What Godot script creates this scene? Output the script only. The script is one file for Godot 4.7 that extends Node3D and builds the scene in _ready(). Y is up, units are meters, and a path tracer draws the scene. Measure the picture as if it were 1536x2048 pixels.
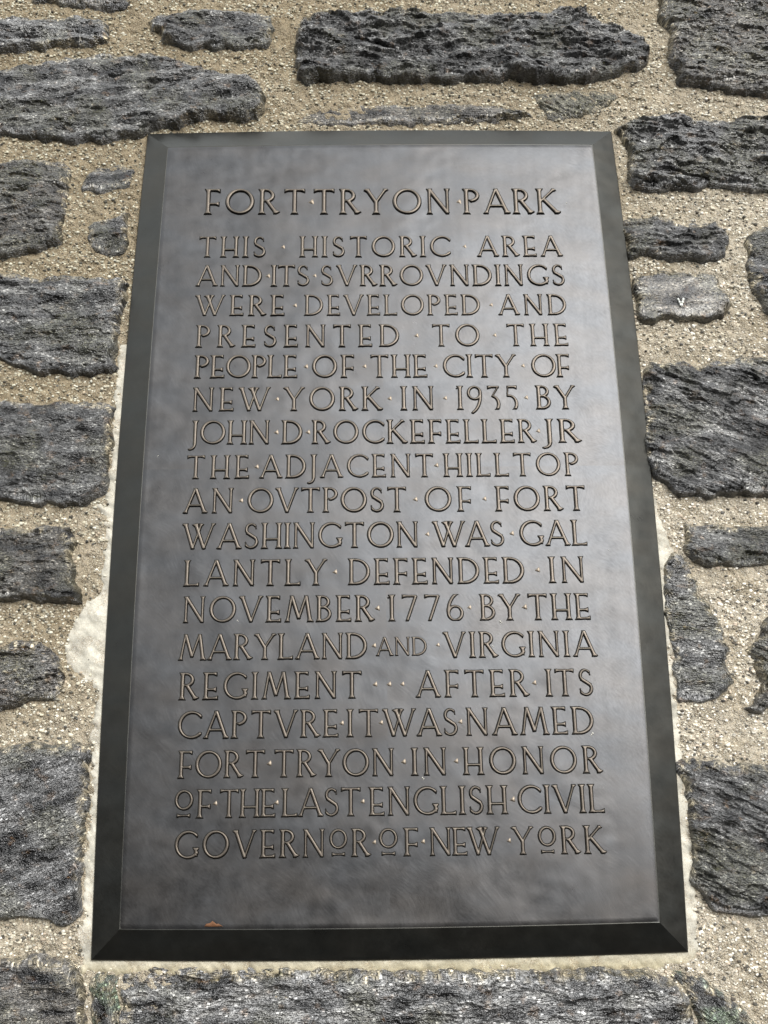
extends Node3D
# A bronze memorial plaque on a wall of rough schist stones set in sandy mortar.
# The wall's face is the plane z = 0 (y up, z towards the viewer); tables are millimetres on that face.

const LIFT := 1.35          # height of the plaque's lower edge above the ground, metres
const PW := 0.360           # half width of the plaque
const PH := 1.1767          # height of the plaque
const BEV := 0.0355         # width of the bevelled edge
const FACE := 0.0196        # how far the face stands proud of the wall
const LIP := 0.006          # height of the plaque's outer edge

const LINES = [
	[-262, 1022.5, 265, 1019.6, 43.1, ["FORT -263 -114", ". -105", "TRYON -101 103", ". 116", "PARK 124 266"]],
	[-268, 949.7, 264, 947.4, 34.5, ["THIS -269 -171", ". -146", "HISTORIC -120 100", ". 122", "AREA 142 265"]],
	[-269, 901.8, 265, 899.3, 34.3, ["AND -270 -176", ". -167", "ITS -161 -106", ". -99", "SVRROVNDINGS -90 267"]],
	[-269, 854.0, 265, 851.3, 33.2, ["WERE -269 -142", ". -127", "DEVELOPED -112 141", ". 157", "AND 169 266"]],
	[-265, 803.9, 264, 801.9, 34.9, ["PRESENTED -266 23", ". 48", "TO 71 138", ". 160", "THE 178 265"]],
	[-265, 756.0, 264, 753.4, 35.2, ["PEOPLE -266 -122", ". -110", "OF -100 -41", ". -27", "THE -18 62", ". 74", "CITY 85 188", ". 198", "OF 211 265"]],
	[-266, 705.3, 268, 704.4, 35.8, ["NEW -267 -160", ". -150", "YORK -139 -3", ". 8", "IN 25 70", ". 86", "1935 102 189", ". 200", "BY 215 269"]],
	[-271, 656.1, 271, 654.1, 35.0, ["JOHN -272 -159", ". -150", "D -141 -115", ". -106", "ROCKEFELLER -99 210", ". 214", "JR 219 272"]],
	[-270, 605.7, 266, 605.4, 33.8, ["THE -271 -186", ". -176", "ADJACENT -170 67", ". 71", "HILLTOP 82 267"]],
	[-271, 556.4, 272, 555.4, 35.4, ["AN -272 -206", ". -196", "OVTPOST -186 29", ". 41", "OF 55 118", ". 135", "FORT 151 273"]],
	[-270, 506.0, 270, 506.2, 35.7, ["WASHINGTON -271 44", ". 56", "WAS 65 160", ". 170", "GAL 181 271"]],
	[-266, 455.3, 263, 455.3, 35.5, ["LANTLY -267 -79", ". -68", "DEFENDED -49 184", ". 202", "IN 218 264"]],
	[-265, 406.5, 267, 405.5, 34.9, ["NOVEMBER -266 -17", ". -12", "1776 2 102", ". 109", "BY 124 176", ". 182", "THE 187 268"]],
	[-269, 357.4, 270, 356.8, 33.8, ["MARYLAND -269 -26", ". -17", "and -13 52", ". 66", "VIRGINIA 75 272"]],
	[-265, 306.8, 264, 306.4, 34.5, ["REGIMENT -266 -33", ". -16", ". 2", ". 19", "AFTER 38 181", ". 189", "ITS 205 265"]],
	[-265, 258.0, 261, 258.3, 34.4, ["CAPTVRE -266 -63", ". -59", "IT -51 -12", ". -9", "WAS -5 89", ". 92", "NAMED 100 262"]],
	[-262, 209.7, 267, 210.3, 33.4, ["FORT -263 -155", ". -150", "TRYON -143 7", ". 19", "IN 30 73", ". 85", "HONOR 95 268"]],
	[-264, 162.0, 267, 162.8, 33.9, ["oF -265 -220", ". -216", "THE -210 -141", ". -140", "LAST -132 -35", ". -33", "ENGLISH -24 147", ". 154", "CIVIL 161 268"]],
	[-262, 114.6, 264, 114.7, 32.7, ["GOVERNoR -263 -24", ". -19", "oF -12 36", ". 41", "NEW 50 135", ". 147", "YoRK 152 265"]],
]
const STONES = [
	["A", 16, 3, 3, 1.38, "n", [-729, 1385, -683, 1405, -562, 1402, -498, 1407, -446, 1401, -433, 1374, -434, 1349, -454, 1347, -525, 1343, -603, 1333, -666, 1328, -715, 1341]],
	["B", 12, 3, 2, 1.12, "n", [-586, 1477, -522, 1497, -415, 1486, -405, 1430, -415, 1417, -459, 1420, -517, 1428, -566, 1436]],
	["C", 16, 4, 4, 1.12, "n", [-377, 1392, -361, 1405, -289, 1415, -249, 1416, -208, 1413, -176, 1404, -168, 1383, -171, 1358, -182, 1345, -214, 1337, -254, 1341, -302, 1339, -338, 1346, -351, 1364, -366, 1376]],
	["D", 26, -3, 6, 1.31, "n", [-136, 1367, -127, 1391, -95, 1403, -46, 1411, 35, 1410, 130, 1407, 211, 1405, 300, 1411, 337, 1409, 359, 1386, 395, 1371, 425, 1354, 433, 1336, 429, 1307, 408, 1291, 371, 1283, 355, 1274, 264, 1270, 228, 1273, 205, 1281, 157, 1268, 137, 1273, 39, 1271, 7, 1275, -46, 1278, -117, 1271, -129, 1277, -133, 1310]],
	["E", 22, -4, 5, 1.31, "n", [463, 1489, 458, 1417, 457, 1382, 471, 1362, 464, 1318, 469, 1289, 475, 1268, 500, 1258, 540, 1255, 584, 1245, 646, 1240, 742, 1249, 784, 1365, 777, 1477, 615, 1509]],
	["F", 20, 8, 4, 1.31, "n", [-727, 1249, -692, 1282, -630, 1291, -599, 1300, -577, 1308, -538, 1315, -503, 1322, -444, 1331, -404, 1326, -357, 1326, -316, 1318, -284, 1302, -260, 1289, -212, 1282, -188, 1268, -180, 1241, -182, 1218, -189, 1204, -241, 1204, -288, 1202, -318, 1191, -356, 1182, -367, 1173, -417, 1167, -478, 1162, -536, 1169, -587, 1177, -656, 1173, -712, 1193]],
	["G", 8, 2, 2, 1.5, "n", [-129, 1203, -113, 1214, -94, 1223, -55, 1228, 7, 1230, 66, 1232, 164, 1229, 195, 1224, 234, 1217, 239, 1208, 214, 1199, 163, 1196, 6, 1195, -93, 1193]],
	["P", 7, -30, 3, 1.3, "g", [244, 1248, 269, 1252, 309, 1257, 360, 1252, 376, 1245, 358, 1228, 330, 1209, 290, 1198, 263, 1205, 248, 1229]],
	["H", 22, -8, 5, 1.38, "n", [368, 1181, 392, 1195, 420, 1206, 456, 1208, 494, 1199, 521, 1196, 561, 1200, 642, 1210, 720, 1204, 726, 1138, 701, 1075, 623, 1062, 590, 1067, 538, 1069, 500, 1076, 481, 1069, 443, 1070, 404, 1065, 386, 1077, 380, 1104, 386, 1135, 377, 1160]],
	["I", 20, 6, 4, 0.95, "n", [-680, 1120, -613, 1131, -582, 1130, -533, 1135, -491, 1130, -476, 1117, -472, 1085, -477, 1061, -477, 1031, -481, 985, -508, 970, -565, 962, -609, 959, -663, 981]],
	["J", 12, 3, 2, 1.0, "n", [-458, 1086, -448, 1108, -430, 1119, -403, 1124, -382, 1119, -380, 1089, -400, 1076, -426, 1074, -453, 1077]],
	["K", 12, 10, 3, 1.5, "n", [-443, 1011, -427, 1028, -398, 1035, -380, 1037, -379, 1014, -380, 994, -382, 971, -396, 965, -423, 968, -435, 981, -438, 1002]],
	["L", 20, 2, 3, 1.1, "n", [-671, 922, -607, 938, -563, 937, -546, 937, -504, 926, -468, 932, -433, 929, -378, 925, -373, 917, -381, 872, -383, 822, -384, 800, -380, 778, -390, 774, -424, 771, -454, 770, -485, 773, -504, 776, -519, 783, -548, 791, -605, 789, -651, 817]],
	["M", 22, 2, 3, 1.05, "n", [-603, 719, -570, 732, -542, 731, -486, 728, -432, 729, -390, 727, -380, 722, -382, 691, -379, 659, -382, 638, -381, 618, -381, 596, -394, 585, -408, 574, -446, 574, -465, 577, -499, 578, -526, 581, -567, 583, -594, 611]],
	["N", 20, 2, 4, 1.0, "n", [-649, 530, -617, 543, -523, 542, -483, 544, -433, 547, -430, 538, -422, 521, -423, 494, -414, 464, -408, 454, -405, 442, -413, 439, -446, 439, -513, 443, -585, 443, -633, 457]],
	["O", 14, 8, 5, 1.0, "b", [-597, 370, -560, 383, -507, 384, -481, 387, -454, 389, -430, 367, -421, 348, -421, 322, -431, 311, -460, 309, -483, 299, -498, 294, -555, 289, -590, 312]],
	["Q", 20, 25, 2, 1.35, "m", [-561, 236, -519, 254, -493, 254, -454, 255, -420, 258, -383, 254, -380, 248, -378, 219, -379, 195, -377, 164, -380, 128, -379, 96, -374, 56, -378, 46, -397, 40, -427, 43, -448, 46, -472, 45, -514, 42, -548, 70]],
	["R", 18, 4, 3, 1.6, "m", [-539, -5, -492, 5, -468, 4, -439, 7, -404, 5, -386, 2, -375, -7, -368, -20, -366, -36, -365, -68, -363, -117, -396, -142, -488, -146, -532, -115]],
	["S", 10, 85, 2, 1.5, "l", [-359, -28, -354, -19, -328, -19, -325, -44, -325, -71, -321, -108, -328, -139, -345, -133, -358, -75]],
	["T", 20, 2, 4, 2.2, "q", [-323, -22, -317, -15, -288, -10, -258, -11, -243, -8, -198, -10, -109, -13, -8, -15, 67, -16, 172, -17, 292, -18, 322, -22, 337, -30, 356, -52, 358, -84, 336, -131, 240, -161, 66, -169, -164, -160, -303, -143, -317, -96, -320, -65]],
	["U", 14, -35, 3, 1.6, "l", [333, -25, 343, -20, 371, -28, 396, -45, 421, -64, 447, -96, 454, -133, 406, -143, 362, -116, 361, -74, 356, -47]],
	["V", 18, -4, 4, 1.25, "n", [363, 1011, 377, 1025, 400, 1024, 429, 1019, 464, 1013, 506, 1017, 514, 1006, 520, 986, 522, 976, 518, 953, 486, 947, 451, 947, 423, 952, 400, 956, 370, 954, 366, 974, 363, 991]],
	["W", 20, -2, 0.8, 2.0, "n", [372, 918, 385, 927, 414, 931, 449, 931, 473, 928, 495, 920, 504, 903, 511, 887, 517, 874, 498, 852, 469, 846, 447, 851, 425, 853, 405, 850, 381, 844, 374, 857, 373, 885]],
	["X", 20, -10, 4, 1.1, "n", [549, 989, 563, 1002, 582, 1007, 631, 1010, 705, 996, 707, 912, 675, 846, 608, 839, 573, 853, 558, 867, 550, 893, 546, 916, 544, 949]],
	["Y", 24, -22, 4, 1.35, "q", [374, 774, 392, 787, 423, 783, 462, 781, 505, 789, 554, 787, 615, 788, 698, 765, 698, 673, 657, 592, 586, 581, 528, 581, 495, 583, 462, 578, 427, 576, 400, 582, 388, 597, 376, 608, 368, 617, 369, 640, 367, 669, 371, 728, 371, 752]],
	["Z", 18, -10, 3, 1.3, "n", [406, 537, 437, 540, 477, 536, 524, 539, 595, 538, 626, 514, 593, 479, 516, 480, 470, 476, 436, 481, 416, 488, 409, 500, 408, 522]],
	["a", 12, -6, 2, 1.5, "n", [382, 492, 391, 501, 406, 498, 409, 473, 421, 443, 436, 421, 442, 402, 448, 380, 452, 366, 447, 344, 453, 328, 446, 312, 423, 302, 395, 299, 380, 298, 375, 313, 378, 340, 378, 372, 373, 397, 371, 426, 374, 468]],
	["b", 20, -25, 4, 1.05, "n", [586, 427, 539, 426, 507, 407, 492, 387, 478, 368, 480, 357, 486, 343, 489, 322, 485, 309, 475, 295, 463, 288, 474, 283, 492, 288, 533, 287, 613, 298, 638, 376]],
	["c", 22, -20, 5, 1.3, "m", [365, 221, 376, 226, 414, 227, 439, 220, 483, 222, 550, 222, 583, 186, 565, 68, 511, 35, 460, 42, 444, 41, 418, 39, 394, 47, 380, 64, 372, 87, 376, 119, 379, 156, 375, 188, 371, 206]],
]
const BED = [-375, 944, -380, 890, -382, 809, -382, 708, -381, 618, -384, 575, -395, 580, -398, 573, -382, 560, -381, 525, -381, 455, -402, 434, -411, 415, -421, 397, -423, 369, -407, 346, -383, 331, -376, 316, -380, 297, -380, 266, -374, 186, -377, 126, -373, 45, -382, 33, -374, 9, -370, -13, -348, -15, -49, -17, 300, -19, 358, -12, 373, -1, 376, 59, 376, 201, 375, 302, 377, 400, 376, 468, 391, 500, 388, 517, 377, 560, 373, 586, 369, 648, 365, 679, 303, 649, -257, 654, -341, 890]


var n1 := FastNoiseLite.new()
var n2 := FastNoiseLite.new()
var n3 := FastNoiseLite.new()
var cellular := FastNoiseLite.new()
var covered := PackedByteArray()      # where the mortar is hidden: 1 by stones or plaque, 2 by the smooth bed
var stone_mat: StandardMaterial3D
var stone_flat_mat: StandardMaterial3D
var mortar_mat: StandardMaterial3D
var bed_mat: StandardMaterial3D
var bronze_mat: StandardMaterial3D
var frame_mat: StandardMaterial3D
var letter_mat: StandardMaterial3D


func _ready():
	# ---- camera, sky, sun, exposure
	var cam = Camera3D.new()
	cam.name = "camera"
	add_child(cam)
	cam.position = Vector3(-0.0150, LIFT + 0.1588, 1.3083)
	cam.rotation = Vector3(0.298852, -0.010574, -0.012352)
	cam.fov = rad_to_deg(2.0 * atan(1024.0 / 1990.0))
	cam.near = 0.02
	cam.far = 300.0

	var we = WorldEnvironment.new()
	we.name = "environment"
	var env = Environment.new()
	env.background_mode = Environment.BG_SKY
	var sm = ProceduralSkyMaterial.new()
	sm.sky_top_color = Color(0.97, 0.985, 1.0)
	sm.sky_horizon_color = Color(0.45, 0.455, 0.46)
	sm.sky_curve = 0.55
	sm.sky_energy_multiplier = 1.05
	sm.ground_bottom_color = Color(0.20, 0.20, 0.18)
	sm.ground_horizon_color = Color(0.27, 0.27, 0.25)
	sm.ground_curve = 0.1
	sm.ground_energy_multiplier = 0.28
	sm.sun_angle_max = 1.0
	var sky = Sky.new()
	sky.sky_material = sm
	env.sky = sky
	env.tonemap_mode = Environment.TONE_MAPPER_LINEAR
	env.tonemap_exposure = 2.5
	env.sdfgi_enabled = true
	env.ssao_enabled = true
	env.ssil_enabled = true
	we.environment = env
	add_child(we)

	var sun = DirectionalLight3D.new()
	sun.name = "sun"
	add_child(sun)
	var to_sun := Vector3(0.335, 0.345, 0.875).normalized()
	sun.look_at_from_position(to_sun * 5.0, Vector3.ZERO, Vector3.UP)
	sun.light_energy = 0.57
	sun.light_color = Color(1.0, 0.992, 0.985)
	sun.light_angular_distance = 42.0
	sun.shadow_enabled = true

	covered.resize(634 * 660)
	setup_noise()
	make_materials()

	# ---- the wall: mortar, bed of the plaque, stones
	var wall = Node3D.new()
	wall.name = "stone_wall"
	add_child(wall)
	wall.position = Vector3(0, LIFT, 0)
	wall.set_meta("label", "rough wall of dark grey schist stones in coarse sandy mortar")
	wall.set_meta("category", "wall")
	wall.set_meta("kind", "thing")
	part("wall_core", box_mesh(Vector3(-1.0, -0.36, -0.30), Vector3(1.0, 1.74, -0.03)), mortar_mat, wall)
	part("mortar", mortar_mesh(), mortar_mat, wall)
	part("mortar_bed", bed_mesh(), bed_mat, wall)
	for i in STONES.size():
		var s = STONES[i]
		var m = part("stone", stone_mesh(s, i), stone_flat_mat if s[3] < 1.5 else stone_mat, wall)
		if s[0] == "W":
			var mk = part("white_splash", splash_mesh(), flat(Color(0.86, 0.87, 0.84), 0.7), m)
			mk.position = Vector3(0.4355, 0.8735, top_of(m.mesh, 0.4355, 0.8735))

	# the courses run on past both sides of what the photograph shows
	var rng = RandomNumberGenerator.new()
	rng.seed = 5
	for side in [-1, 1]:
		var y := -0.20
		var n := 0
		while y < 1.50:
			var high := rng.randf_range(0.06, 0.13)
			var x0 := -0.93 + rng.randf() * 0.03 if side < 0 else 0.755 + rng.randf() * 0.02
			var x1 := -0.705 + rng.randf() * 0.02 if side < 0 else 0.90 + rng.randf() * 0.03
			var out := []
			for k in 14:
				var a := TAU * k / 14.0
				var c := cos(a)
				var s := sin(a)
				var m := maxf(absf(c), absf(s))
				var bulge := lerpf(1.0 / m, 1.0, 0.30) * rng.randf_range(0.92, 1.03)
				out.append(lerpf(x0, x1, 0.5 + 0.5 * c * bulge) * 1000.0)
				out.append((y + high * (0.5 + 0.5 * s * bulge)) * 1000.0)
			part("stone", stone_mesh(["side", 20, rng.randf_range(-12, 12), rng.randf_range(2.5, 4.5), rng.randf_range(0.9, 1.3), "n", out], 40 + n * 2 + side), stone_mat, wall)
			y += high + rng.randf_range(0.03, 0.06)
			n += 1
	sand(wall)

	# ---- the plaque
	var plaque = Node3D.new()
	plaque.name = "bronze_plaque"
	add_child(plaque)
	plaque.position = Vector3(0, LIFT, 0)
	plaque.set_meta("label", "dark bronze memorial plaque with sloping edges and raised lettering fixed to stone wall")
	plaque.set_meta("category", "plaque")
	part("face_panel", face_mesh(), bronze_mat, plaque)
	for k in 4:
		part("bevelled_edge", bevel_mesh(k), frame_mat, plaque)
	lettering(plaque)
	var fl = flat(Color(0.75, 0.74, 0.70), 0.8)
	for f in [[-195, 409, 1.6], [150, 404, 1.9], [259, 259, 2.2], [43.5, 207, 1.6], [278, 1039, 1.2], [138, 372, 1.4], [-312, 640, 1.0], [300, 500, 1.0]]:
		var b = part("white_fleck", fleck_mesh(f[2] * 0.0006, int(f[0])), fl, plaque)
		b.position = Vector3(f[0] * 0.001, f[1] * 0.001, FACE)

	# ---- a scrap of leaf caught on the plaque's lower edge
	var leaf = MeshInstance3D.new()
	leaf.name = "dead_leaf_scrap"
	leaf.mesh = leaf_mesh()
	leaf.material_override = flat(Color(0.38, 0.25, 0.15), 0.85)
	add_child(leaf)
	leaf.position = Vector3(-0.2130, LIFT + 0.0372, FACE - 0.0010)
	leaf.set_meta("label", "tiny orange brown scrap of dead leaf caught on the lower edge of the plaque")
	leaf.set_meta("category", "leaf")


# ------------------------------------------------------------------ helpers
func part(called: String, mesh: Mesh, m: Material, parent: Node) -> MeshInstance3D:
	var o = MeshInstance3D.new()
	o.name = called
	o.mesh = mesh
	o.material_override = m
	parent.add_child(o, true)
	return o


func flat(c: Color, rough: float) -> StandardMaterial3D:
	var m = StandardMaterial3D.new()
	m.albedo_color = c
	m.roughness = rough
	return m


func setup_noise():
	var k := 11
	for n in [n1, n2, n3]:
		n.noise_type = FastNoiseLite.TYPE_SIMPLEX_SMOOTH
		n.frequency = 1.0
		n.fractal_type = FastNoiseLite.FRACTAL_NONE
		n.seed = k
		k += 17
	n2.fractal_type = FastNoiseLite.FRACTAL_FBM
	n2.fractal_octaves = 4
	n3.fractal_type = FastNoiseLite.FRACTAL_RIDGED
	n3.fractal_octaves = 3
	cellular.noise_type = FastNoiseLite.TYPE_CELLULAR
	cellular.frequency = 1.0
	cellular.seed = 5


func box_mesh(a: Vector3, b: Vector3) -> Mesh:
	var st = SurfaceTool.new()
	st.begin(Mesh.PRIMITIVE_TRIANGLES)
	var bm = BoxMesh.new()
	bm.size = b - a
	st.append_from(bm, 0, Transform3D(Basis(), (a + b) / 2.0))
	return st.commit()


# A sheet of nx by ny points; points marked below zero in KEEP carry no faces. Front faces look towards +z.
func sheet(nx: int, ny: int, pos: PackedVector3Array, col: PackedColorArray, uv: PackedVector2Array, keep: PackedByteArray) -> Mesh:
	var nrm := PackedVector3Array()
	nrm.resize(pos.size())
	for j in ny:
		for i in nx:
			var a := j * nx + maxi(i - 1, 0)
			var b := j * nx + mini(i + 1, nx - 1)
			var c := maxi(j - 1, 0) * nx + i
			var d := mini(j + 1, ny - 1) * nx + i
			nrm[j * nx + i] = (pos[b] - pos[a]).cross(pos[d] - pos[c]).normalized()
	var used := PackedInt32Array()
	used.resize(pos.size())
	used.fill(-1)
	var p2 := PackedVector3Array()
	var q2 := PackedVector3Array()
	var c2 := PackedColorArray()
	var u2 := PackedVector2Array()
	var idx := PackedInt32Array()
	for j in ny - 1:
		for i in nx - 1:
			var a := j * nx + i
			if keep[a] + keep[a + 1] + keep[a + nx] + keep[a + nx + 1] == 0:
				continue
			for t in [a, a + 1, a + nx, a + nx + 1]:
				if used[t] < 0:
					used[t] = p2.size()
					p2.append(pos[t])
					q2.append(nrm[t])
					c2.append(col[t])
					u2.append(uv[t])
			var e := used[a]
			var f := used[a + 1]
			var g := used[a + nx]
			var h := used[a + nx + 1]
			idx.append_array(PackedInt32Array([e, g, f, f, g, h]))
	var arr = []
	arr.resize(Mesh.ARRAY_MAX)
	arr[Mesh.ARRAY_VERTEX] = p2
	arr[Mesh.ARRAY_NORMAL] = q2
	arr[Mesh.ARRAY_COLOR] = c2
	arr[Mesh.ARRAY_TEX_UV] = u2
	arr[Mesh.ARRAY_INDEX] = idx
	var m = ArrayMesh.new()
	m.add_surface_from_arrays(Mesh.PRIMITIVE_TRIANGLES, arr)
	return m


func polygon(a: Array) -> PackedVector2Array:
	var p := PackedVector2Array()
	for i in range(0, a.size(), 2):
		p.append(Vector2(a[i], a[i + 1]) * 0.001)
	return p


# Signed distance to a polygon's edge, positive inside.
func inside(q: Vector2, poly: PackedVector2Array) -> float:
	var best := 1e9
	var within := false
	var n := poly.size()
	var b := poly[n - 1]
	for i in n:
		var a := poly[i]
		var e := b - a
		var w := q - a
		var t := clampf(w.dot(e) / e.length_squared(), 0.0, 1.0)
		best = minf(best, (w - e * t).length_squared())
		if (a.y > q.y) != (b.y > q.y) and q.x < e.x * (q.y - a.y) / e.y + a.x:
			within = not within
		b = a
	return sqrt(best) if within else -sqrt(best)


# ------------------------------------------------------------------ materials
func make_materials():
	stone_mat = stone_material(5.5, 0.32)
	stone_flat_mat = stone_material(1.6, 0.16)
	mortar_mat = mortar_material(false)
	bed_mat = mortar_material(true)
	bronze_mat = bronze_material(Color(0.350, 0.354, 0.362), 0.35)
	bronze_mat.vertex_color_use_as_albedo = true
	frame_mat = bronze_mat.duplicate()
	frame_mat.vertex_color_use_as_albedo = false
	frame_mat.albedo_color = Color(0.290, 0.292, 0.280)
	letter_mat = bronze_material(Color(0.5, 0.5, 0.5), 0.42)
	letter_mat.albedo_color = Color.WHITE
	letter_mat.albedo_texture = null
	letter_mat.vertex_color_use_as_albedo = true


# Noise that repeats after 1 in u and v: FU by FV features a tile.
func tiled(n: FastNoiseLite, u: float, v: float, fu: float, fv: float) -> float:
	var a := u * TAU
	var b := v * TAU
	fu /= TAU
	fv /= TAU
	return n.get_noise_3d(cos(a) * fu + 7.0 + cos(b) * fv * 0.71, sin(a) * fu + sin(b) * fv * 0.71, cos(b) * fv + 0.37 * sin(b) * fv)


func picture(size: int, data: PackedByteArray) -> ImageTexture:
	var im = Image.create_from_data(size, size, false, Image.FORMAT_RGB8, data)
	return ImageTexture.create_from_image(im)


# Schist: streaks along u, salt-and-pepper grain and bright flakes of mica.
func stone_material(streak: float, amount: float) -> StandardMaterial3D:
	var size := 768
	var rng = RandomNumberGenerator.new()
	rng.seed = 40 + int(streak * 10)
	var h := PackedFloat32Array()
	h.resize(size * size)
	var al := PackedFloat32Array()
	al.resize(size * size)
	var ro := PackedFloat32Array()
	ro.resize(size * size)
	for j in size:
		for i in size:
			var u := float(i)
			var v := float(j)
			var s1 := n1.get_noise_2d(u * 0.014, v * 0.014 * streak * 1.3)
			var s2 := n1.get_noise_2d(u * 0.05 + 90.0, v * 0.05 * streak)
			var s3 := n1.get_noise_2d(u * 0.16, v * 0.16 * (1.0 + streak * 0.25) + 40.0)
			var g := rng.randf()
			var k := j * size + i
			h[k] = 0.5 + 0.15 * s1 + 0.22 * s2 + 0.22 * s3 + 0.10 * (g - 0.5)
			al[k] = 0.45 + 0.14 * s1 + 0.24 * s2 + 0.26 * s3 + 0.20 * (g - 0.5)
			ro[k] = 0.36 + 0.18 * s2 + 0.12 * s3
	for f in 9000:       # mica flakes and quartz grains, their glints painted into the pale colour
		var x := rng.randi() % size
		var y := rng.randi() % size
		var big := rng.randf()
		var w := 1 + int(big * big * 8.0)
		var t := 1 + int(big * big * 3.6)
		var bright := 0.58 + 0.5 * rng.randf() * rng.randf() + (0.3 if big > 0.9 else 0.0)
		var up := rng.randf_range(-0.25, 0.35)
		for b in t:
			for a in w:
				var k := ((y + b) % size) * size + (x + a) % size
				al[k] = maxf(al[k], bright)
				h[k] += up * (float(a) / w)
				ro[k] = 0.24
	for f in 7000:       # dark biotite
		var k := rng.randi() % (size * size - 2)
		al[k] *= 0.4
		al[k + 1] *= 0.5
	var ac := PackedByteArray()
	ac.resize(size * size * 3)
	var hc := PackedByteArray()
	hc.resize(size * size * 3)
	var rc := PackedByteArray()
	rc.resize(size * size * 3)
	for k in size * size:
		var c := clampf(al[k], 0.06, 1.0)
		ac[k * 3] = int(c * 255)
		ac[k * 3 + 1] = int(c * 254)
		ac[k * 3 + 2] = int(clampf(c * 1.0, 0, 1) * 252)
		var e := int(clampf(h[k], 0, 1) * 255)
		hc[k * 3] = e
		hc[k * 3 + 1] = e
		hc[k * 3 + 2] = e
		var r := int(clampf(ro[k], 0.2, 1) * 255)
		rc[k * 3] = r
		rc[k * 3 + 1] = r
		rc[k * 3 + 2] = r
	var m = StandardMaterial3D.new()
	m.albedo_texture = picture(size, ac)
	m.vertex_color_use_as_albedo = true
	m.roughness = 1.0
	m.roughness_texture = picture(size, rc)
	m.metallic_specular = 0.9
	m.heightmap_enabled = true
	m.heightmap_texture = picture(size, hc)
	m.heightmap_scale = amount
	return m


# Mortar of coarse sand: each grain its own tint and height. SMOOTH is the pale trowelled cement round the plaque.
func mortar_material(smooth: bool) -> StandardMaterial3D:
	var size := 1024
	var rng = RandomNumberGenerator.new()
	rng.seed = 77
	var ramp := [Color(0.54, 0.50, 0.45), Color(0.67, 0.64, 0.57), Color(0.80, 0.78, 0.73), Color(0.89, 0.87, 0.84), Color(0.70, 0.65, 0.54), Color(0.96, 0.96, 0.94), Color(0.57, 0.50, 0.41), Color(0.43, 0.42, 0.39), Color(0.63, 0.52, 0.42), Color(0.79, 0.78, 0.75), Color(0.81, 0.78, 0.67), Color(0.35, 0.33, 0.31)]
	var big = FastNoiseLite.new()
	big.noise_type = FastNoiseLite.TYPE_CELLULAR
	big.seed = 9
	big.frequency = 1.0
	big.cellular_jitter = 1.0
	big.cellular_return_type = FastNoiseLite.RETURN_CELL_VALUE
	var edge: FastNoiseLite = big.duplicate()
	edge.cellular_return_type = FastNoiseLite.RETURN_DISTANCE2_SUB
	var ac := PackedByteArray()
	ac.resize(size * size * 3)
	var hc := PackedByteArray()
	hc.resize(size * size * 3)
	for j in size:
		for i in size:
			var u := float(i)
			var v := float(j)
			var wx := u + 3.0 * n1.get_noise_2d(u * 0.09, v * 0.09)
			var wy := v + 3.0 * n1.get_noise_2d(u * 0.09 + 50.0, v * 0.09)
			var f := 0.092
			var cv := big.get_noise_2d(wx * f, wy * f) * 0.5 + 0.5
			var de := edge.get_noise_2d(wx * f, wy * f) + 1.0
			var cv2 := big.get_noise_2d(wx * 0.30 + 300.0, wy * 0.30) * 0.5 + 0.5
			var de2 := edge.get_noise_2d(wx * 0.30 + 300.0, wy * 0.30) + 1.0
			var patch := n2.get_noise_2d(u * 0.012, v * 0.012)
			var coarse := clampf(0.75 + patch * 0.9 + (cv - 0.5) * 0.9, 0.0, 1.0)
			var c: Color = ramp[int(cv * 997.0) % ramp.size()]
			var c2: Color = ramp[int(cv2 * 991.0) % ramp.size()]
			var col := c2.lerp(c, coarse)
			var gap := clampf(de * 2.6, 0.0, 1.0)
			var hh := 0.25 + 0.5 * sqrt(clampf(de * 1.3, 0.0, 1.0)) * coarse * (0.6 + 0.8 * fposmod(cv * 37.0, 1.0)) + 0.18 * sqrt(clampf(de2, 0.0, 1.0))
			if smooth:
				col = Color(0.82, 0.815, 0.77).lerp(col, 0.38 + 0.3 * clampf(patch * 3.0, 0.0, 1.0))
				hh = 0.5 + (hh - 0.5) * 0.35
			else:
				col = Color(0.70, 0.675, 0.61).lerp(col, 0.40 + 0.60 * gap)
				pass
			var k := (j * size + i) * 3
			ac[k] = int(clampf(col.r, 0, 1) * 255)
			ac[k + 1] = int(clampf(col.g, 0, 1) * 255)
			ac[k + 2] = int(clampf(col.b, 0, 1) * 255)
			var e := int(clampf(hh, 0, 1) * 255)
			hc[k] = e
			hc[k + 1] = e
			hc[k + 2] = e
	var m = StandardMaterial3D.new()
	m.albedo_texture = picture(size, ac)
	m.vertex_color_use_as_albedo = true
	m.roughness = 0.9
	m.metallic_specular = 0.35
	m.heightmap_enabled = true
	m.heightmap_texture = picture(size, hc)
	m.heightmap_scale = 0.15 if smooth else 0.9
	return m


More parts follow.
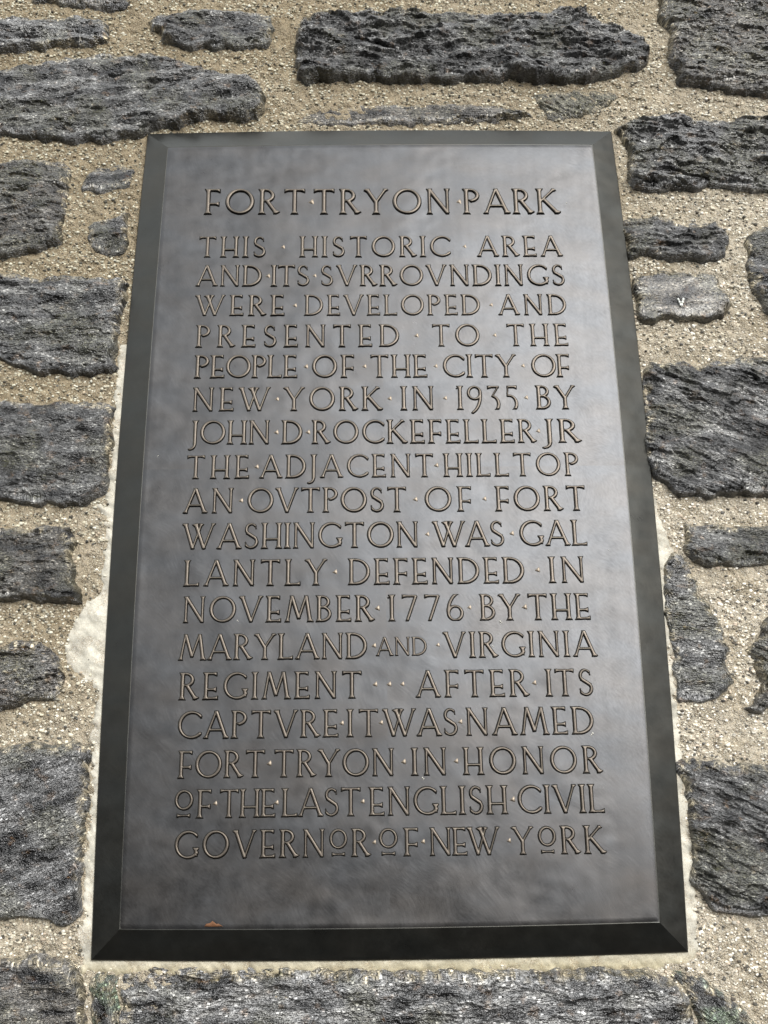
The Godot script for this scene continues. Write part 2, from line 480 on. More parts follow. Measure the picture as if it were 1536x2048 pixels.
# Dark patinated bronze: cloudy tint, fine tool marks and faint wear.
func bronze_material(tint: Color, rough: float) -> StandardMaterial3D:
	var size := 1024
	var rng = RandomNumberGenerator.new()
	rng.seed = 21
	var ac := PackedByteArray()
	ac.resize(size * size * 3)
	var hc := PackedByteArray()
	hc.resize(size * size * 3)
	var rc := PackedByteArray()
	rc.resize(size * size * 3)
	for j in size:
		for i in size:
			var u := float(i)
			var v := float(j)
			var cloud := n2.get_noise_2d(u * 0.006, v * 0.009)
			var c2 := n2.get_noise_2d(u * 0.022 + 70.0, v * 0.022)
			# tool marks curve across the metal in short arcs
			var wu := u + 22.0 * n1.get_noise_2d(u * 0.006 + 20.0, v * 0.006)
			var wv := v + 22.0 * n1.get_noise_2d(u * 0.006, v * 0.006 + 55.0)
			var su := 0.6 * wu - 0.8 * wv
			var sv := 0.8 * wu + 0.6 * wv
			var marks := n1.get_noise_2d(su * 0.02, sv * 0.11)
			var fine := n1.get_noise_2d(su * 0.07 + 33.0, sv * 0.3)
			var t := 0.84 + 0.04 * cloud + 0.035 * c2 + 0.004 * marks + 0.03 * (rng.randf() - 0.5)
			var warm := clampf(0.5 + 1.2 * n2.get_noise_2d(u * 0.005 + 400.0, v * 0.010), 0.0, 1.0)
			var col := Color(0.995, 1.0, 1.0).lerp(Color(1.005, 0.99, 0.97), warm) * t
			var k := (j * size + i) * 3
			ac[k] = int(clampf(col.r, 0, 1) * 255)
			ac[k + 1] = int(clampf(col.g, 0, 1) * 255)
			ac[k + 2] = int(clampf(col.b, 0, 1) * 255)
			var e := int(clampf(0.5 + 0.22 * marks * clampf(0.5 + 2.5 * c2, 0.0, 1.0) + 0.08 * fine + 0.10 * c2, 0, 1) * 255)
			hc[k] = e
			hc[k + 1] = e
			hc[k + 2] = e
			var r := int(clampf(rough * (1.0 + 0.15 * cloud + 0.16 * c2 + 0.1 * fine), 0.2, 1) * 255)
			rc[k] = r
			rc[k + 1] = r
			rc[k + 2] = r
	var m = StandardMaterial3D.new()
	m.albedo_color = tint
	m.albedo_texture = picture(size, ac)
	m.metallic = 0.85
	m.roughness = 1.0
	m.roughness_texture = picture(size, rc)
	m.heightmap_enabled = true
	m.heightmap_texture = picture(size, hc)
	m.heightmap_scale = 0.008
	return m


# ------------------------------------------------------------------ wall
func mortar_level(x: float, y: float) -> float:
	return 0.0035 * n2.get_noise_2d(x * 9.0, y * 14.0) + 0.0022 * n1.get_noise_2d(x * 70.0, y * 80.0) + 0.0011 * n1.get_noise_2d(x * 190.0, y * 190.0 + 9.0)


func mortar_mesh() -> Mesh:
	var step := 0.003
	var nx := 634
	var ny := 660
	var pos := PackedVector3Array()
	var col := PackedColorArray()
	var uv := PackedVector2Array()
	var keep := PackedByteArray()
	pos.resize(nx * ny)
	col.resize(nx * ny)
	uv.resize(nx * ny)
	keep.resize(nx * ny)
	for j in ny:
		for i in nx:
			var x := -0.95 + i * step
			var y := -0.28 + j * step
			var k := j * nx + i
			pos[k] = Vector3(x, y, mortar_level(x, y))
			uv[k] = Vector2(x, y) / 0.42
			var t := n2.get_noise_2d(x * 3.0 + 8.0, y * 4.0)
			var s := n2.get_noise_2d(x * 11.0, y * 15.0 + 30.0)
			var tone_mix := clampf(0.35 + (y - 0.5) * 0.75 + 0.5 * t - 0.85 * x, 0.0, 1.0)      # browner and darker towards the upper left, paler at the lower right
			var c := Color(1.0, 0.99, 0.95).lerp(Color(0.62, 0.565, 0.46), tone_mix)
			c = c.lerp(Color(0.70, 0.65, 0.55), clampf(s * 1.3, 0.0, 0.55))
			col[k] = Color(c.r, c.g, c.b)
			keep[k] = 0 if absf(x) < PW - 0.03 and y > 0.03 and y < PH - 0.03 else 1
	return sheet(nx, ny, pos, col, uv, keep)


func bed_mesh() -> Mesh:
	var poly := polygon(BED)
	var step := 0.0025
	var nx := 345
	var ny := 340
	var pos := PackedVector3Array()
	var col := PackedColorArray()
	var uv := PackedVector2Array()
	var keep := PackedByteArray()
	pos.resize(nx * ny)
	col.resize(nx * ny)
	uv.resize(nx * ny)
	keep.resize(nx * ny)
	for j in ny:
		for i in nx:
			var x := -0.43 + i * step
			var y := -0.03 + j * step
			var k := j * nx + i
			var q := Vector2(x, y)
			pos[k] = Vector3(x, y, -0.02)
			col[k] = Color(1, 1, 1)
			uv[k] = q / 0.42
			if absf(x) < PW - 0.03 and y > 0.04:
				continue
			var d := inside(q + 0.004 * Vector2(n1.get_noise_2d(x * 60, y * 60), n1.get_noise_2d(x * 60 + 40, y * 60)) + 0.0012 * Vector2(n1.get_noise_2d(x * 220, y * 220), n1.get_noise_2d(x * 220 + 40, y * 220)), poly)
			if d < -0.012:
				continue
			keep[k] = 1
			if d > 0.0:
				covered[int((y + 0.28) / 0.003) * 634 + int((x + 0.95) / 0.003)] = 2
			var z := minf(d * 0.9, 0.0) + 0.0034 * (1.0 - exp(-maxf(d, 0.0) / 0.006)) + 0.0006 * n1.get_noise_2d(x * 150.0, y * 150.0) + 0.0007 * n1.get_noise_2d(x * 40, y * 40)
			pos[k].z = z + mortar_level(x, y) * (0.85 if d < 0.0 else 0.85 - 0.55 * clampf(d / 0.006, 0, 1))
			var g := 0.84 + 0.40 * n2.get_noise_2d(x * 30.0, y * 30.0)
			var rim := clampf((absf(x) - PW) / 0.006, 0.0, 1.0)
			col[k] = Color(g, g, g * 0.98).lerp(Color(0.66, 0.60, 0.42), 0.7 * clampf(0.5 - (y + 0.004) / 0.02, 0.0, 1.0))
	return sheet(nx, ny, pos, col, uv, keep)


# A schist stone: traced outline, ragged edge, cleaved ledges that follow its dip.
func stone_mesh(s: Array, number: int) -> Mesh:
	var poly := polygon(s[6])
	var lo := poly[0]
	var hi := poly[0]
	for p in poly:
		lo = lo.min(p)
		hi = hi.max(p)
	lo -= Vector2(0.012, 0.012)
	hi += Vector2(0.012, 0.012)
	var proud: float = s[1] * 0.00072
	var dip: float = deg_to_rad(s[2])
	var ledge: float = s[3] * 0.0015
	var tone: float = s[4]
	var calm := 0.45 + fposmod(number * 0.381, 1.0)      # some stones split flat and facetted, others in thin ledges
	ledge *= 1.30 - 0.40 * calm
	var tint: String = s[5]
	var step := 0.0015
	var nx := int((hi.x - lo.x) / step) + 2
	var ny := int((hi.y - lo.y) / step) + 2
	var pos := PackedVector3Array()
	var col := PackedColorArray()
	var uv := PackedVector2Array()
	var keep := PackedByteArray()
	pos.resize(nx * ny)
	col.resize(nx * ny)
	uv.resize(nx * ny)
	keep.resize(nx * ny)
	var o := number * 13.7
	var cd := cos(dip)
	var sd := sin(dip)
	var mid := (lo + hi) / 2.0
	var tilt := Vector2(n1.get_noise_1d(o * 3.0), n1.get_noise_1d(o * 5.0 + 2.0)) * 0.05
	var hue := fposmod(number * 0.618, 1.0)
	var base := (Color(0.235, 0.238, 0.236) if hue < 0.45 else (Color(0.25, 0.232, 0.20) if hue < 0.72 else Color(0.235, 0.238, 0.239))) * tone
	for j in ny:
		for i in nx:
			var q := Vector2(lo.x + i * step, lo.y + j * step)
			var k := j * nx + i
			pos[k] = Vector3(q.x, q.y, -0.02)
			col[k] = base
			uv[k] = q
			var w := Vector2(n1.get_noise_2d(q.x * 30.0 + o, q.y * 30.0), n1.get_noise_2d(q.x * 30.0, q.y * 30.0 + o)) * 0.0046
			w += Vector2(n1.get_noise_2d(q.x * 170.0 + o, q.y * 170.0), n1.get_noise_2d(q.x * 170.0, q.y * 170.0 + o)) * 0.0006
			var d := inside(q + w, poly)
			if d < -0.009:
				continue
			keep[k] = 1
			var r := Vector2(q.x * cd + q.y * sd, -q.x * sd + q.y * cd)      # along and across the cleavage
			# ledges: the layers step in and out, each underside sharp
			var wob := n2.get_noise_2d(r.x * 7.0 + o, r.y * 16.0)
			var t := r.y / 0.021 + 1.7 * wob + o
			var saw := t - floorf(t)
			var cut := smoothstep(0.0, 0.16, saw) * (1.0 - 0.75 * saw)
			var live := clampf(0.35 + 1.5 * n1.get_noise_2d(r.x * 11.0 + o, floorf(t) * 3.1), 0.0, 1.0)
			var t2 := r.y / 0.0075 + 2.0 * n1.get_noise_2d(r.x * 22.0, r.y * 40.0 + o)
			var saw2 := t2 - floorf(t2)
			var cut2 := smoothstep(0.0, 0.25, saw2) * (1.0 - 0.8 * saw2)
			var live2 := clampf(0.2 + 1.6 * n1.get_noise_2d(r.x * 24.0 + o, floorf(t2) * 2.3), 0.0, 1.0)
			var ridged := n3.get_noise_2d(r.x * 16.0, r.y * 42.0 + o)
			var grain := n2.get_noise_2d(r.x * 110.0 + o, r.y * 210.0)
			var lump := n2.get_noise_2d(q.x * 12.0 + o, q.y * 16.0)
			# cleavage planes: the surface breaks into flat plates with sharp borders
			var plate := 3.4 * n2.get_noise_2d(r.x * 7.0 + o * 2.0, r.y * 24.0) + 0.6 * n1.get_noise_2d(r.x * 40.0, r.y * 120.0 + o)
			var pf := plate - floorf(plate)
			var plates := floorf(plate) + smoothstep(0.0, 0.20, pf) + 0.25 * pf
			var up := clampf((q.y - lo.y) / (hi.y - lo.y), 0.0, 1.0)      # mortar laps over the upper edge; the lower one is sharp
			var z := proud * (1.0 - exp(-maxf(d, 0.0) / (0.0016 + 0.0075 * up * up)))
			var body := clampf(d / 0.006, 0.0, 1.0)
			var facet := 0.28 - absf(n1.get_noise_2d(r.x * 8.0 + o, r.y * 15.0)) + 0.6 * (0.28 - absf(n1.get_noise_2d(r.x * 17.0, r.y * 33.0 + o)))
			z += body * calm * 0.0055 * facet
			z += body * (ledge * 1.0 * (cut * live - 0.35) + ledge * 0.22 * (cut2 * live2 - 0.3) + ledge * 0.10 * ridged + ledge * 0.40 * plates + 0.0022 * lump + 0.0007 * grain + (q - mid).dot(tilt))
			var crack := absf(n2.get_noise_2d(r.x * 4.0 + 31.0, r.y * 24.0 + o))
			var deep := clampf(n1.get_noise_2d(r.x * 13.0, r.y * 20.0 - o) * 2.0 + 0.1, 0.0, 1.0)
			z -= body * ledge * 1.2 * deep * (1.0 - smoothstep(0.0, 0.045, crack))
			if d > 0.0:
				covered[int((q.y + 0.28) / 0.003) * 634 + clampi(int((q.x + 0.95) / 0.003), 0, 633)] = 1
			if d < 0.0:
				z = d * 2.2
			else:
				z = maxf(z, 0.0) + 0.0006
			pos[k].z = z + 0.5 * mortar_level(q.x, q.y) * (1.0 - body)
			uv[k] = (r * (0.8 + 0.5 * fposmod(number * 0.27, 1.0)) + Vector2(0, pos[k].z * clampf((mid.y - q.y) / (hi.y - lo.y) * 4.0, -1.0, 1.0) * (1.0 - smoothstep(0.003, 0.010, d)))) / 0.30 + Vector2(number * 0.37, number * 0.61)
			# colour: bands of lighter quartz, darker mica, rust and lichen where the stone has them
			var band := n2.get_noise_2d(r.x * 8.0 + o, r.y * 46.0)
			var blot := n2.get_noise_2d(q.x * 19.0, q.y * 24.0 + o)
			var c := base * (0.92 + 1.7 * band + 1.3 * blot)
			if tint == "q":
				c = c.lerp(Color(0.85, 0.85, 0.82), clampf((band + blot * 0.6 - 0.10) * 2.4, 0.0, 0.75))
			elif tint == "m":
				c = c.lerp(Color(0.56, 0.56, 0.56), clampf((blot + 0.1) * 1.3, 0.0, 0.6))
			elif tint == "b":
				c = c.lerp(Color(0.27, 0.225, 0.17), 0.5)
			elif tint == "g":
				c = c.lerp(Color(0.62, 0.59, 0.42), 0.75)
			elif tint == "l":
				c = c.lerp(Color(0.34, 0.47, 0.31), clampf(0.45 + blot * 2.0, 0.0, 0.85))
			else:
				c = c.lerp(Color(0.68, 0.68, 0.65), clampf((band + 0.4 * blot - 0.20) * 2.4, 0.0, 0.7))
			var rust := n2.get_noise_2d(q.x * 33.0 + 60.0, q.y * 50.0 + o)
			c = c.lerp(Color(0.42, 0.25, 0.12), clampf((rust - 0.30) * 2.2, 0.0, 0.5))
			var olive := n2.get_noise_2d(q.x * 8.0 - 60.0, q.y * 10.0 + o)
			c = c.lerp(Color(0.30, 0.30, 0.19), clampf(olive * 1.4, 0.0, 0.45))
			# sand of the mortar smeared along the edge
			var smear := n1.get_noise_2d(q.x * 60.0, q.y * 60.0 + o) + 0.5 * n1.get_noise_2d(q.x * 200.0, q.y * 200.0)
			c = c.lerp(Color(1.0, 0.88, 0.62), clampf((smear + 0.12) * 2.2, 0.0, 0.9) * (1.0 - smoothstep(0.2, 1.0, d / (0.007 + 0.012 * up))) * smoothstep(0.12, 0.4, up))
			c.a = 1.0
			col[k] = c
	return sheet(nx, ny, pos, col, uv, keep)


# The coarse sand that stands out of the mortar, grain by grain.
func sand(wall: Node3D):
	var rng = RandomNumberGenerator.new()
	rng.seed = 311
	var kinds := [Color(0.58, 0.54, 0.45), Color(0.71, 0.67, 0.58), Color(0.42, 0.37, 0.29), Color(0.85, 0.84, 0.80), Color(0.51, 0.45, 0.35), Color(0.64, 0.62, 0.55), Color(0.33, 0.30, 0.24), Color(0.45, 0.34, 0.25), Color(0.55, 0.51, 0.41), Color(0.19, 0.18, 0.16), Color(0.65, 0.60, 0.48), Color(0.78, 0.76, 0.69)]
	var where: Array[Transform3D] = []
	var tint := PackedColorArray()
	for k in 275000:
		var x := rng.randf_range(-0.94, 0.94)
		var y := rng.randf_range(-0.20, 1.60)
		var big := rng.randf()
		var s := 0.0009 + 0.0018 * big * big
		var c: Color = kinds[rng.randi() % kinds.size()]
		var v := rng.randf_range(0.75, 1.2)
		var turn := Vector3(rng.randf() * TAU, rng.randf() * TAU, rng.randf() * TAU)
		var shape := Vector3(rng.randf_range(0.8, 1.4), rng.randf_range(0.7, 1.1), rng.randf_range(0.6, 1.0))
		var deep := rng.randf_range(-0.6, 0.30)
		var hide := covered[int((y + 0.28) / 0.003) * 634 + int((x + 0.95) / 0.003)]
		if hide == 1 or hide == 2 and rng.randf() < (0.45 if x < -0.372 else 0.80) or absf(x) < PW + 0.009 and y > -0.003 and y < PH + 0.003:
			continue
		if n2.get_noise_2d(x * 12.0 + 5.0, y * 12.0) < rng.randf_range(-0.55, 0.15) - 0.1:
			continue
		where.append(Transform3D(Basis.from_euler(turn).scaled(shape * s), Vector3(x, y, mortar_level(x, y) + s * deep)))
		var tone_mix := clampf(0.35 + (y - 0.5) * 0.75 - 0.85 * x, 0.0, 1.0)  # grains also darker and yellower towards the upper left
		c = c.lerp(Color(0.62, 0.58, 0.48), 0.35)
		var f := v * lerpf(1.08, 0.74, tone_mix) * (0.15 if rng.randf() < 0.20 else 1.0)
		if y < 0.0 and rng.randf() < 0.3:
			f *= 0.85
		tint.append(Color(c.r * f, c.g * f, c.b * f * lerpf(1.0, 0.9, tone_mix)))
	var st = SurfaceTool.new()
	st.begin(Mesh.PRIMITIVE_TRIANGLES)
	var sp = SphereMesh.new()
	sp.radius = 1.0
	sp.height = 2.0
	sp.radial_segments = 5
	sp.rings = 2
	st.append_from(sp, 0, Transform3D())
	var grain: ArrayMesh = st.commit()
	var mm = MultiMesh.new()
	mm.transform_format = MultiMesh.TRANSFORM_3D
	mm.use_colors = true
	mm.mesh = grain
	mm.instance_count = where.size()
	for k in where.size():
		mm.set_instance_transform(k, where[k])
		mm.set_instance_color(k, tint[k])
	var o = MultiMeshInstance3D.new()
	o.name = "coarse_sand"
	o.multimesh = mm
	var m = flat(Color.WHITE, 0.85)
	m.vertex_color_use_as_albedo = true
	o.material_override = m
	o.set_meta("kind", "stuff")
	wall.add_child(o, true)


# How far a stone stands out at a point of the wall.
func top_of(m: Mesh, x: float, y: float) -> float:
	var z := 0.0
	for v in m.surface_get_arrays(0)[Mesh.ARRAY_VERTEX]:
		if absf(v.x - x) < 0.004 and absf(v.y - y) < 0.006:
			z = maxf(z, v.z)
	return z


func splash_mesh() -> Mesh:
	var st = SurfaceTool.new()
	st.begin(Mesh.PRIMITIVE_TRIANGLES)
	for s in [[-0.0035, 0.006, 0.0002, -0.006, 0.0017], [0.0045, 0.006, 0.0004, -0.006, 0.0020]]:
		var a := Vector3(s[0], s[1], 0.0)
		var b := Vector3(s[2], s[3], 0.0)
		for k in 9:
			var sp = SphereMesh.new()
			sp.radius = s[4] * (0.7 + 0.3 * sin(k * 2.1))
			sp.height = sp.radius * 2.0
			sp.radial_segments = 8
			sp.rings = 4
			st.append_from(sp, 0, Transform3D(Basis().scaled(Vector3(1, 1, 0.9)), a.lerp(b, k / 8.0)))
	return st.commit()


func fleck_mesh(r: float, number: int) -> Mesh:
	var st = SurfaceTool.new()
	st.begin(Mesh.PRIMITIVE_TRIANGLES)
	for k in 3:
		var sp = SphereMesh.new()
		sp.radius = r * (1.0 - 0.25 * k)
		sp.height = sp.radius * 2.0
		sp.radial_segments = 8
		sp.rings = 4
		st.append_from(sp, 0, Transform3D(Basis().scaled(Vector3(1, 1.3, 0.3)), Vector3(sin(number + k * 2.0), -k * 1.2, 0) * r))
	return st.commit()


func leaf_mesh() -> Mesh:
	var st = SurfaceTool.new()
	st.begin(Mesh.PRIMITIVE_TRIANGLES)
	var n := 9
	var row := []
	for i in n + 1:
		var t := float(i) / n
		var x := lerpf(-0.010, 0.012, t)
		var wide := 0.0052 * sin(PI * pow(t, 0.8)) * (1.0 + 0.25 * sin(t * 17.0)) + 0.0003
		var z := 0.0012 + 0.0022 * sin(t * PI) + 0.0006 * sin(t * 11.0)
		row.append([Vector3(x, 0.0004, z), Vector3(x, wide * 0.55, z + 0.0016), Vector3(x, wide, z + 0.0002)])
	for i in n:
		for k in 2:
			var a = row[i][k]
			var b = row[i + 1][k]
			var c = row[i][k + 1]
			var d = row[i + 1][k + 1]
			for p in [a, c, b, b, c, d]:
				st.add_vertex(p)
	st.generate_normals()
	return st.commit()


# ------------------------------------------------------------------ plaque
# Outline of the plaque, its sides very slightly bowed; U, V run 0 to 1, INSET steps in from the edge.
func on_plaque(u: float, v: float, inset: float, bow: float) -> Vector2:
	var a := u * 2.0 - 1.0
	var b := v * 2.0 - 1.0
	var x := a * (PW - inset + bow * (1.0 - b * b))
	var y := PH / 2.0 + b * (PH / 2.0 - inset + bow * 0.4 * (1.0 - a * a))
	return Vector2(x, y)


func face_level(x: float, y: float) -> float:
	return FACE + 0.00045 * n1.get_noise_2d(x * 9.0, y * 8.0) + 0.00017 * n1.get_noise_2d(x * 32.0 + 9.0, y * 36.0) * clampf(0.4 + 2.0 * n1.get_noise_2d(x * 6.0, y * 6.0 + 70.0), 0.0, 1.0)


func face_mesh() -> Mesh:
	var nx := 200
	var ny := 340
	var pos := PackedVector3Array()
	var col := PackedColorArray()
	var uv := PackedVector2Array()
	var keep := PackedByteArray()
	for j in ny:
		for i in nx:
			var q := on_plaque(float(i) / (nx - 1), float(j) / (ny - 1), BEV, 0.007)
			var rim := minf(minf(i, nx - 1 - i), minf(j, ny - 1 - j))
			pos.append(Vector3(q.x, q.y, lerpf(FACE, face_level(q.x, q.y), clampf(rim / 4.0, 0.0, 1.0)) - (0.0006 if rim < 0.5 else 0.0)))
			# patina: brown clouds and rain streaks low on the face, thin rubbed patches
			var brown := clampf(0.75 - q.y / 0.45 + 1.1 * n2.get_noise_2d(q.x * 5.0, q.y * 9.0), 0.0, 1.0)
			var run := n2.get_noise_2d(q.x * 46.0, q.y * 3.0 + 12.0)
			var rub := n2.get_noise_2d(q.x * 8.0 + 40.0, q.y * 22.0)
			var c := Color(1.0, 1.0, 1.0).lerp(Color(0.93, 0.89, 0.85), brown)
			var f := 0.94 + 0.10 * run + 0.08 * rub
			col.append(Color(c.r * f, c.g * f, c.b * f))
			uv.append(q / 0.62)
			keep.append(1)
	return sheet(nx, ny, pos, col, uv, keep)


# One of the four bevelled edges, mitred at the corners: 0 bottom, 1 right, 2 top, 3 left.
func bevel_mesh(side: int) -> Mesh:
	var nx := 60
	var rows := [[0.0, -0.004, 0.011], [0.0, LIP - 0.001, 0.011], [0.0012, LIP + 0.0006, 0.011], [0.012, lerpf(LIP, FACE, 0.34), 0.0097], [0.024, lerpf(LIP, FACE, 0.68), 0.0083], [BEV - 0.0012, FACE - 0.0007, 0.007], [BEV - 0.0002, FACE - 0.0002, 0.007], [BEV + 0.0012, FACE - 0.0008, 0.007]]
	var pos := PackedVector3Array()
	var col := PackedColorArray()
	var uv := PackedVector2Array()
	var keep := PackedByteArray()
	for r in rows:
		for i in nx:
			var t := float(i) / (nx - 1)
			var q: Vector2
			match side:
				0: q = on_plaque(t, 0.0, r[0], r[2])
				1: q = on_plaque(1.0, t, r[0], r[2])
				2: q = on_plaque(1.0 - t, 1.0, r[0], r[2])
				3: q = on_plaque(0.0, 1.0 - t, r[0], r[2])
			var z: float = r[1]
			pos.append(Vector3(q.x, q.y, z + 0.0006 * n1.get_noise_2d(q.x * 22.0, q.y * 22.0) * float(r[0] > 0.005 and r[0] < BEV - 0.004)))
			col.append(Color.WHITE)
			uv.append(q / 0.62 + Vector2(0.31, 0.17) * side)
			keep.append(1)
	# rows are shaded apart where the profile turns, so that the arrises stay crisp
	var ny: int = rows.size()
	var st = SurfaceTool.new()
	st.begin(Mesh.PRIMITIVE_TRIANGLES)
	for j in ny - 1:
		st.set_smooth_group(0 if j < 1 else (1 if j < 2 else (2 if j < 5 else 3)))
		for i in nx - 1:
			var a := j * nx + i
			for k in [a, a + nx, a + 1, a + 1, a + nx, a + nx + 1]:
				st.set_uv(uv[k])
				st.add_vertex(pos[k])
	st.generate_normals()
	return st.commit()


# ------------------------------------------------------------------ lettering
# Strokes on a letter 1 high: ["l", x0, y0, x1, y1, width, ends that flare] or ["a", cx, cy, rx, ry, from, to (degrees), width].
const STEM := 0.155
const THIN := 0.108

func glyph(c: String) -> Array:
	match c:
		"A": return [0.84, [["l", 0.05, 0.0, 0.41, 1.0, 0.10, 1], ["l", 0.41, 1.0, 0.79, 0.0, STEM, 2], ["l", 0.18, 0.31, 0.66, 0.31, THIN, 0]]]
		"B": return [0.56, [["l", 0.09, 0, 0.09, 1, STEM, 3], ["a", 0.20, 0.755, 0.235, 0.205, -90, 90, 0.105], ["a", 0.20, 0.295, 0.29, 0.255, -90, 90, 0.11], ["l", 0.09, 0.96, 0.21, 0.96, THIN, 0], ["l", 0.09, 0.55, 0.22, 0.55, THIN, 0], ["l", 0.09, 0.04, 0.21, 0.04, THIN, 0]]]
		"C": return [0.82, [["a", 0.50, 0.5, 0.44, 0.455, 42, 318, 0.115], ["l", 0.80, 0.84, 0.83, 0.76, 0.06, 0]]]
		"D": return [0.78, [["l", 0.09, 0, 0.09, 1, STEM, 3], ["a", 0.24, 0.5, 0.48, 0.455, -90, 90, 0.12], ["l", 0.09, 0.955, 0.26, 0.955, THIN, 0], ["l", 0.09, 0.045, 0.26, 0.045, THIN, 0]]]
		"E": return [0.54, [["l", 0.10, 0, 0.10, 1, STEM, 3], ["l", 0.10, 0.955, 0.47, 0.955, THIN, 2], ["l", 0.10, 0.37, 0.46, 0.37, THIN, 2], ["l", 0.10, 0.045, 0.52, 0.045, THIN, 2]]]
		"F": return [0.52, [["l", 0.10, 0, 0.10, 1, STEM, 3], ["l", 0.10, 0.955, 0.48, 0.955, THIN, 2], ["l", 0.10, 0.40, 0.46, 0.40, THIN, 2]]]
		"G": return [0.86, [["a", 0.50, 0.5, 0.44, 0.455, 45, 322, 0.115], ["l", 0.80, 0.86, 0.82, 0.77, 0.06, 0], ["l", 0.80, 0.10, 0.80, 0.37, 0.12, 2], ["l", 0.70, 0.385, 0.88, 0.385, 0.05, 0]]]
		"H": return [0.72, [["l", 0.09, 0, 0.09, 1, STEM, 3], ["l", 0.63, 0, 0.63, 1, STEM, 3], ["l", 0.09, 0.36, 0.63, 0.36, THIN, 0]]]
		"I": return [0.18, [["l", 0.09, 0, 0.09, 1, STEM, 3]]]
		"J": return [0.22, [["l", 0.12, 0.0, 0.12, 1, STEM, 2], ["a", -0.08, 0.0, 0.20, 0.22, -95, 0, 0.10]]]
		"K": return [0.74, [["l", 0.09, 0, 0.09, 1, STEM, 3], ["l", 0.13, 0.50, 0.60, 0.98, 0.095, 2], ["l", 0.24, 0.56, 0.70, 0.0, STEM, 2]]]
		"L": return [0.54, [["l", 0.09, 0, 0.09, 1, STEM, 3], ["l", 0.09, 0.045, 0.52, 0.045, THIN, 2]]]
		"M": return [0.98, [["l", 0.06, 0.0, 0.22, 1.0, 0.10, 1], ["l", 0.22, 1.0, 0.49, 0.14, STEM, 0], ["l", 0.49, 0.14, 0.76, 1.0, 0.10, 0], ["l", 0.76, 1.0, 0.92, 0.0, STEM, 2]]]
		"N": return [0.80, [["l", 0.09, 0, 0.09, 1, 0.10, 3], ["l", 0.09, 0.97, 0.71, 0.03, STEM, 0], ["l", 0.71, 0.0, 0.71, 1, 0.10, 2]]]
		"O": return [0.96, [["a", 0.48, 0.5, 0.43, 0.455, 0, 360, 0.12]]]
		"o": return [0.64, [["a", 0.32, 0.64, 0.28, 0.315, 0, 360, 0.105], ["l", 0.10, 0.09, 0.54, 0.09, 0.085, 3]]]
		"P": return [0.54, [["l", 0.09, 0, 0.09, 1, STEM, 3], ["a", 0.20, 0.735, 0.28, 0.225, -80, 90, 0.115], ["l", 0.09, 0.96, 0.21, 0.96, THIN, 0], ["l", 0.17, 0.56, 0.26, 0.51, 0.07, 0]]]
		"R": return [0.66, [["l", 0.09, 0, 0.09, 1, STEM, 3], ["a", 0.20, 0.735, 0.26, 0.225, -75, 90, 0.115], ["l", 0.09, 0.96, 0.21, 0.96, THIN, 0], ["l", 0.19, 0.53, 0.28, 0.51, THIN, 0], ["l", 0.26, 0.53, 0.60, 0.02, STEM, 2]]]
		"S": return [0.54, [["a", 0.27, 0.745, 0.185, 0.21, 40, 215, 0.10], ["a", 0.26, 0.265, 0.215, 0.225, -145, 40, 0.105], ["l", 0.125, 0.615, 0.43, 0.41, 0.125, 0], ["l", 0.42, 0.89, 0.44, 0.79, 0.055, 0], ["l", 0.08, 0.14, 0.06, 0.24, 0.055, 0]]]
		"T": return [0.72, [["l", 0.36, 0, 0.36, 0.96, STEM, 1], ["l", 0.03, 0.95, 0.69, 0.95, THIN, 3]]]
		"V": return [0.80, [["l", 0.05, 1.0, 0.41, 0.02, STEM, 1], ["l", 0.41, 0.02, 0.75, 1.0, 0.095, 2]]]
		"W": return [1.16, [["l", 0.05, 1.0, 0.36, 0.02, STEM, 1], ["l", 0.36, 0.02, 0.66, 0.98, 0.09, 2], ["l", 0.44, 0.98, 0.78, 0.02, STEM, 1], ["l", 0.78, 0.02, 1.11, 1.0, 0.09, 2]]]
		"Y": return [0.76, [["l", 0.37, 0, 0.37, 0.48, STEM, 1], ["l", 0.05, 1.0, 0.37, 0.46, 0.125, 1], ["l", 0.37, 0.46, 0.71, 1.0, 0.095, 2]]]
		"1": return [0.26, [["l", 0.15, 0, 0.15, 1, STEM, 3], ["l", 0.03, 0.90, 0.15, 0.98, 0.06, 0]]]
		"9": return [0.60, [["a", 0.29, 0.70, 0.235, 0.26, 0, 360, 0.10], ["a", 0.02, 0.62, 0.50, 0.80, -70, 15, 0.105]]]
		"3": return [0.52, [["l", 0.06, 0.95, 0.46, 0.95, THIN, 1], ["l", 0.45, 0.95, 0.22, 0.56, 0.08, 0], ["a", 0.18, 0.22, 0.28, 0.34, -85, 75, 0.115]]]
		"5": return [0.54, [["l", 0.14, 0.95, 0.48, 0.95, 0.10, 2], ["l", 0.15, 0.95, 0.12, 0.56, 0.07, 0], ["a", 0.17, 0.23, 0.30, 0.35, -85, 95, 0.115]]]
		"7": return [0.58, [["l", 0.04, 0.95, 0.53, 0.95, 0.09, 1], ["l", 0.53, 0.95, 0.20, 0.0, 0.115, 0]]]
		"6": return [0.64, [["a", 0.32, 0.28, 0.25, 0.265, 0, 360, 0.11], ["a", 0.62, 0.30, 0.56, 0.80, 100, 178, 0.11]]]
	return [0.4, []]


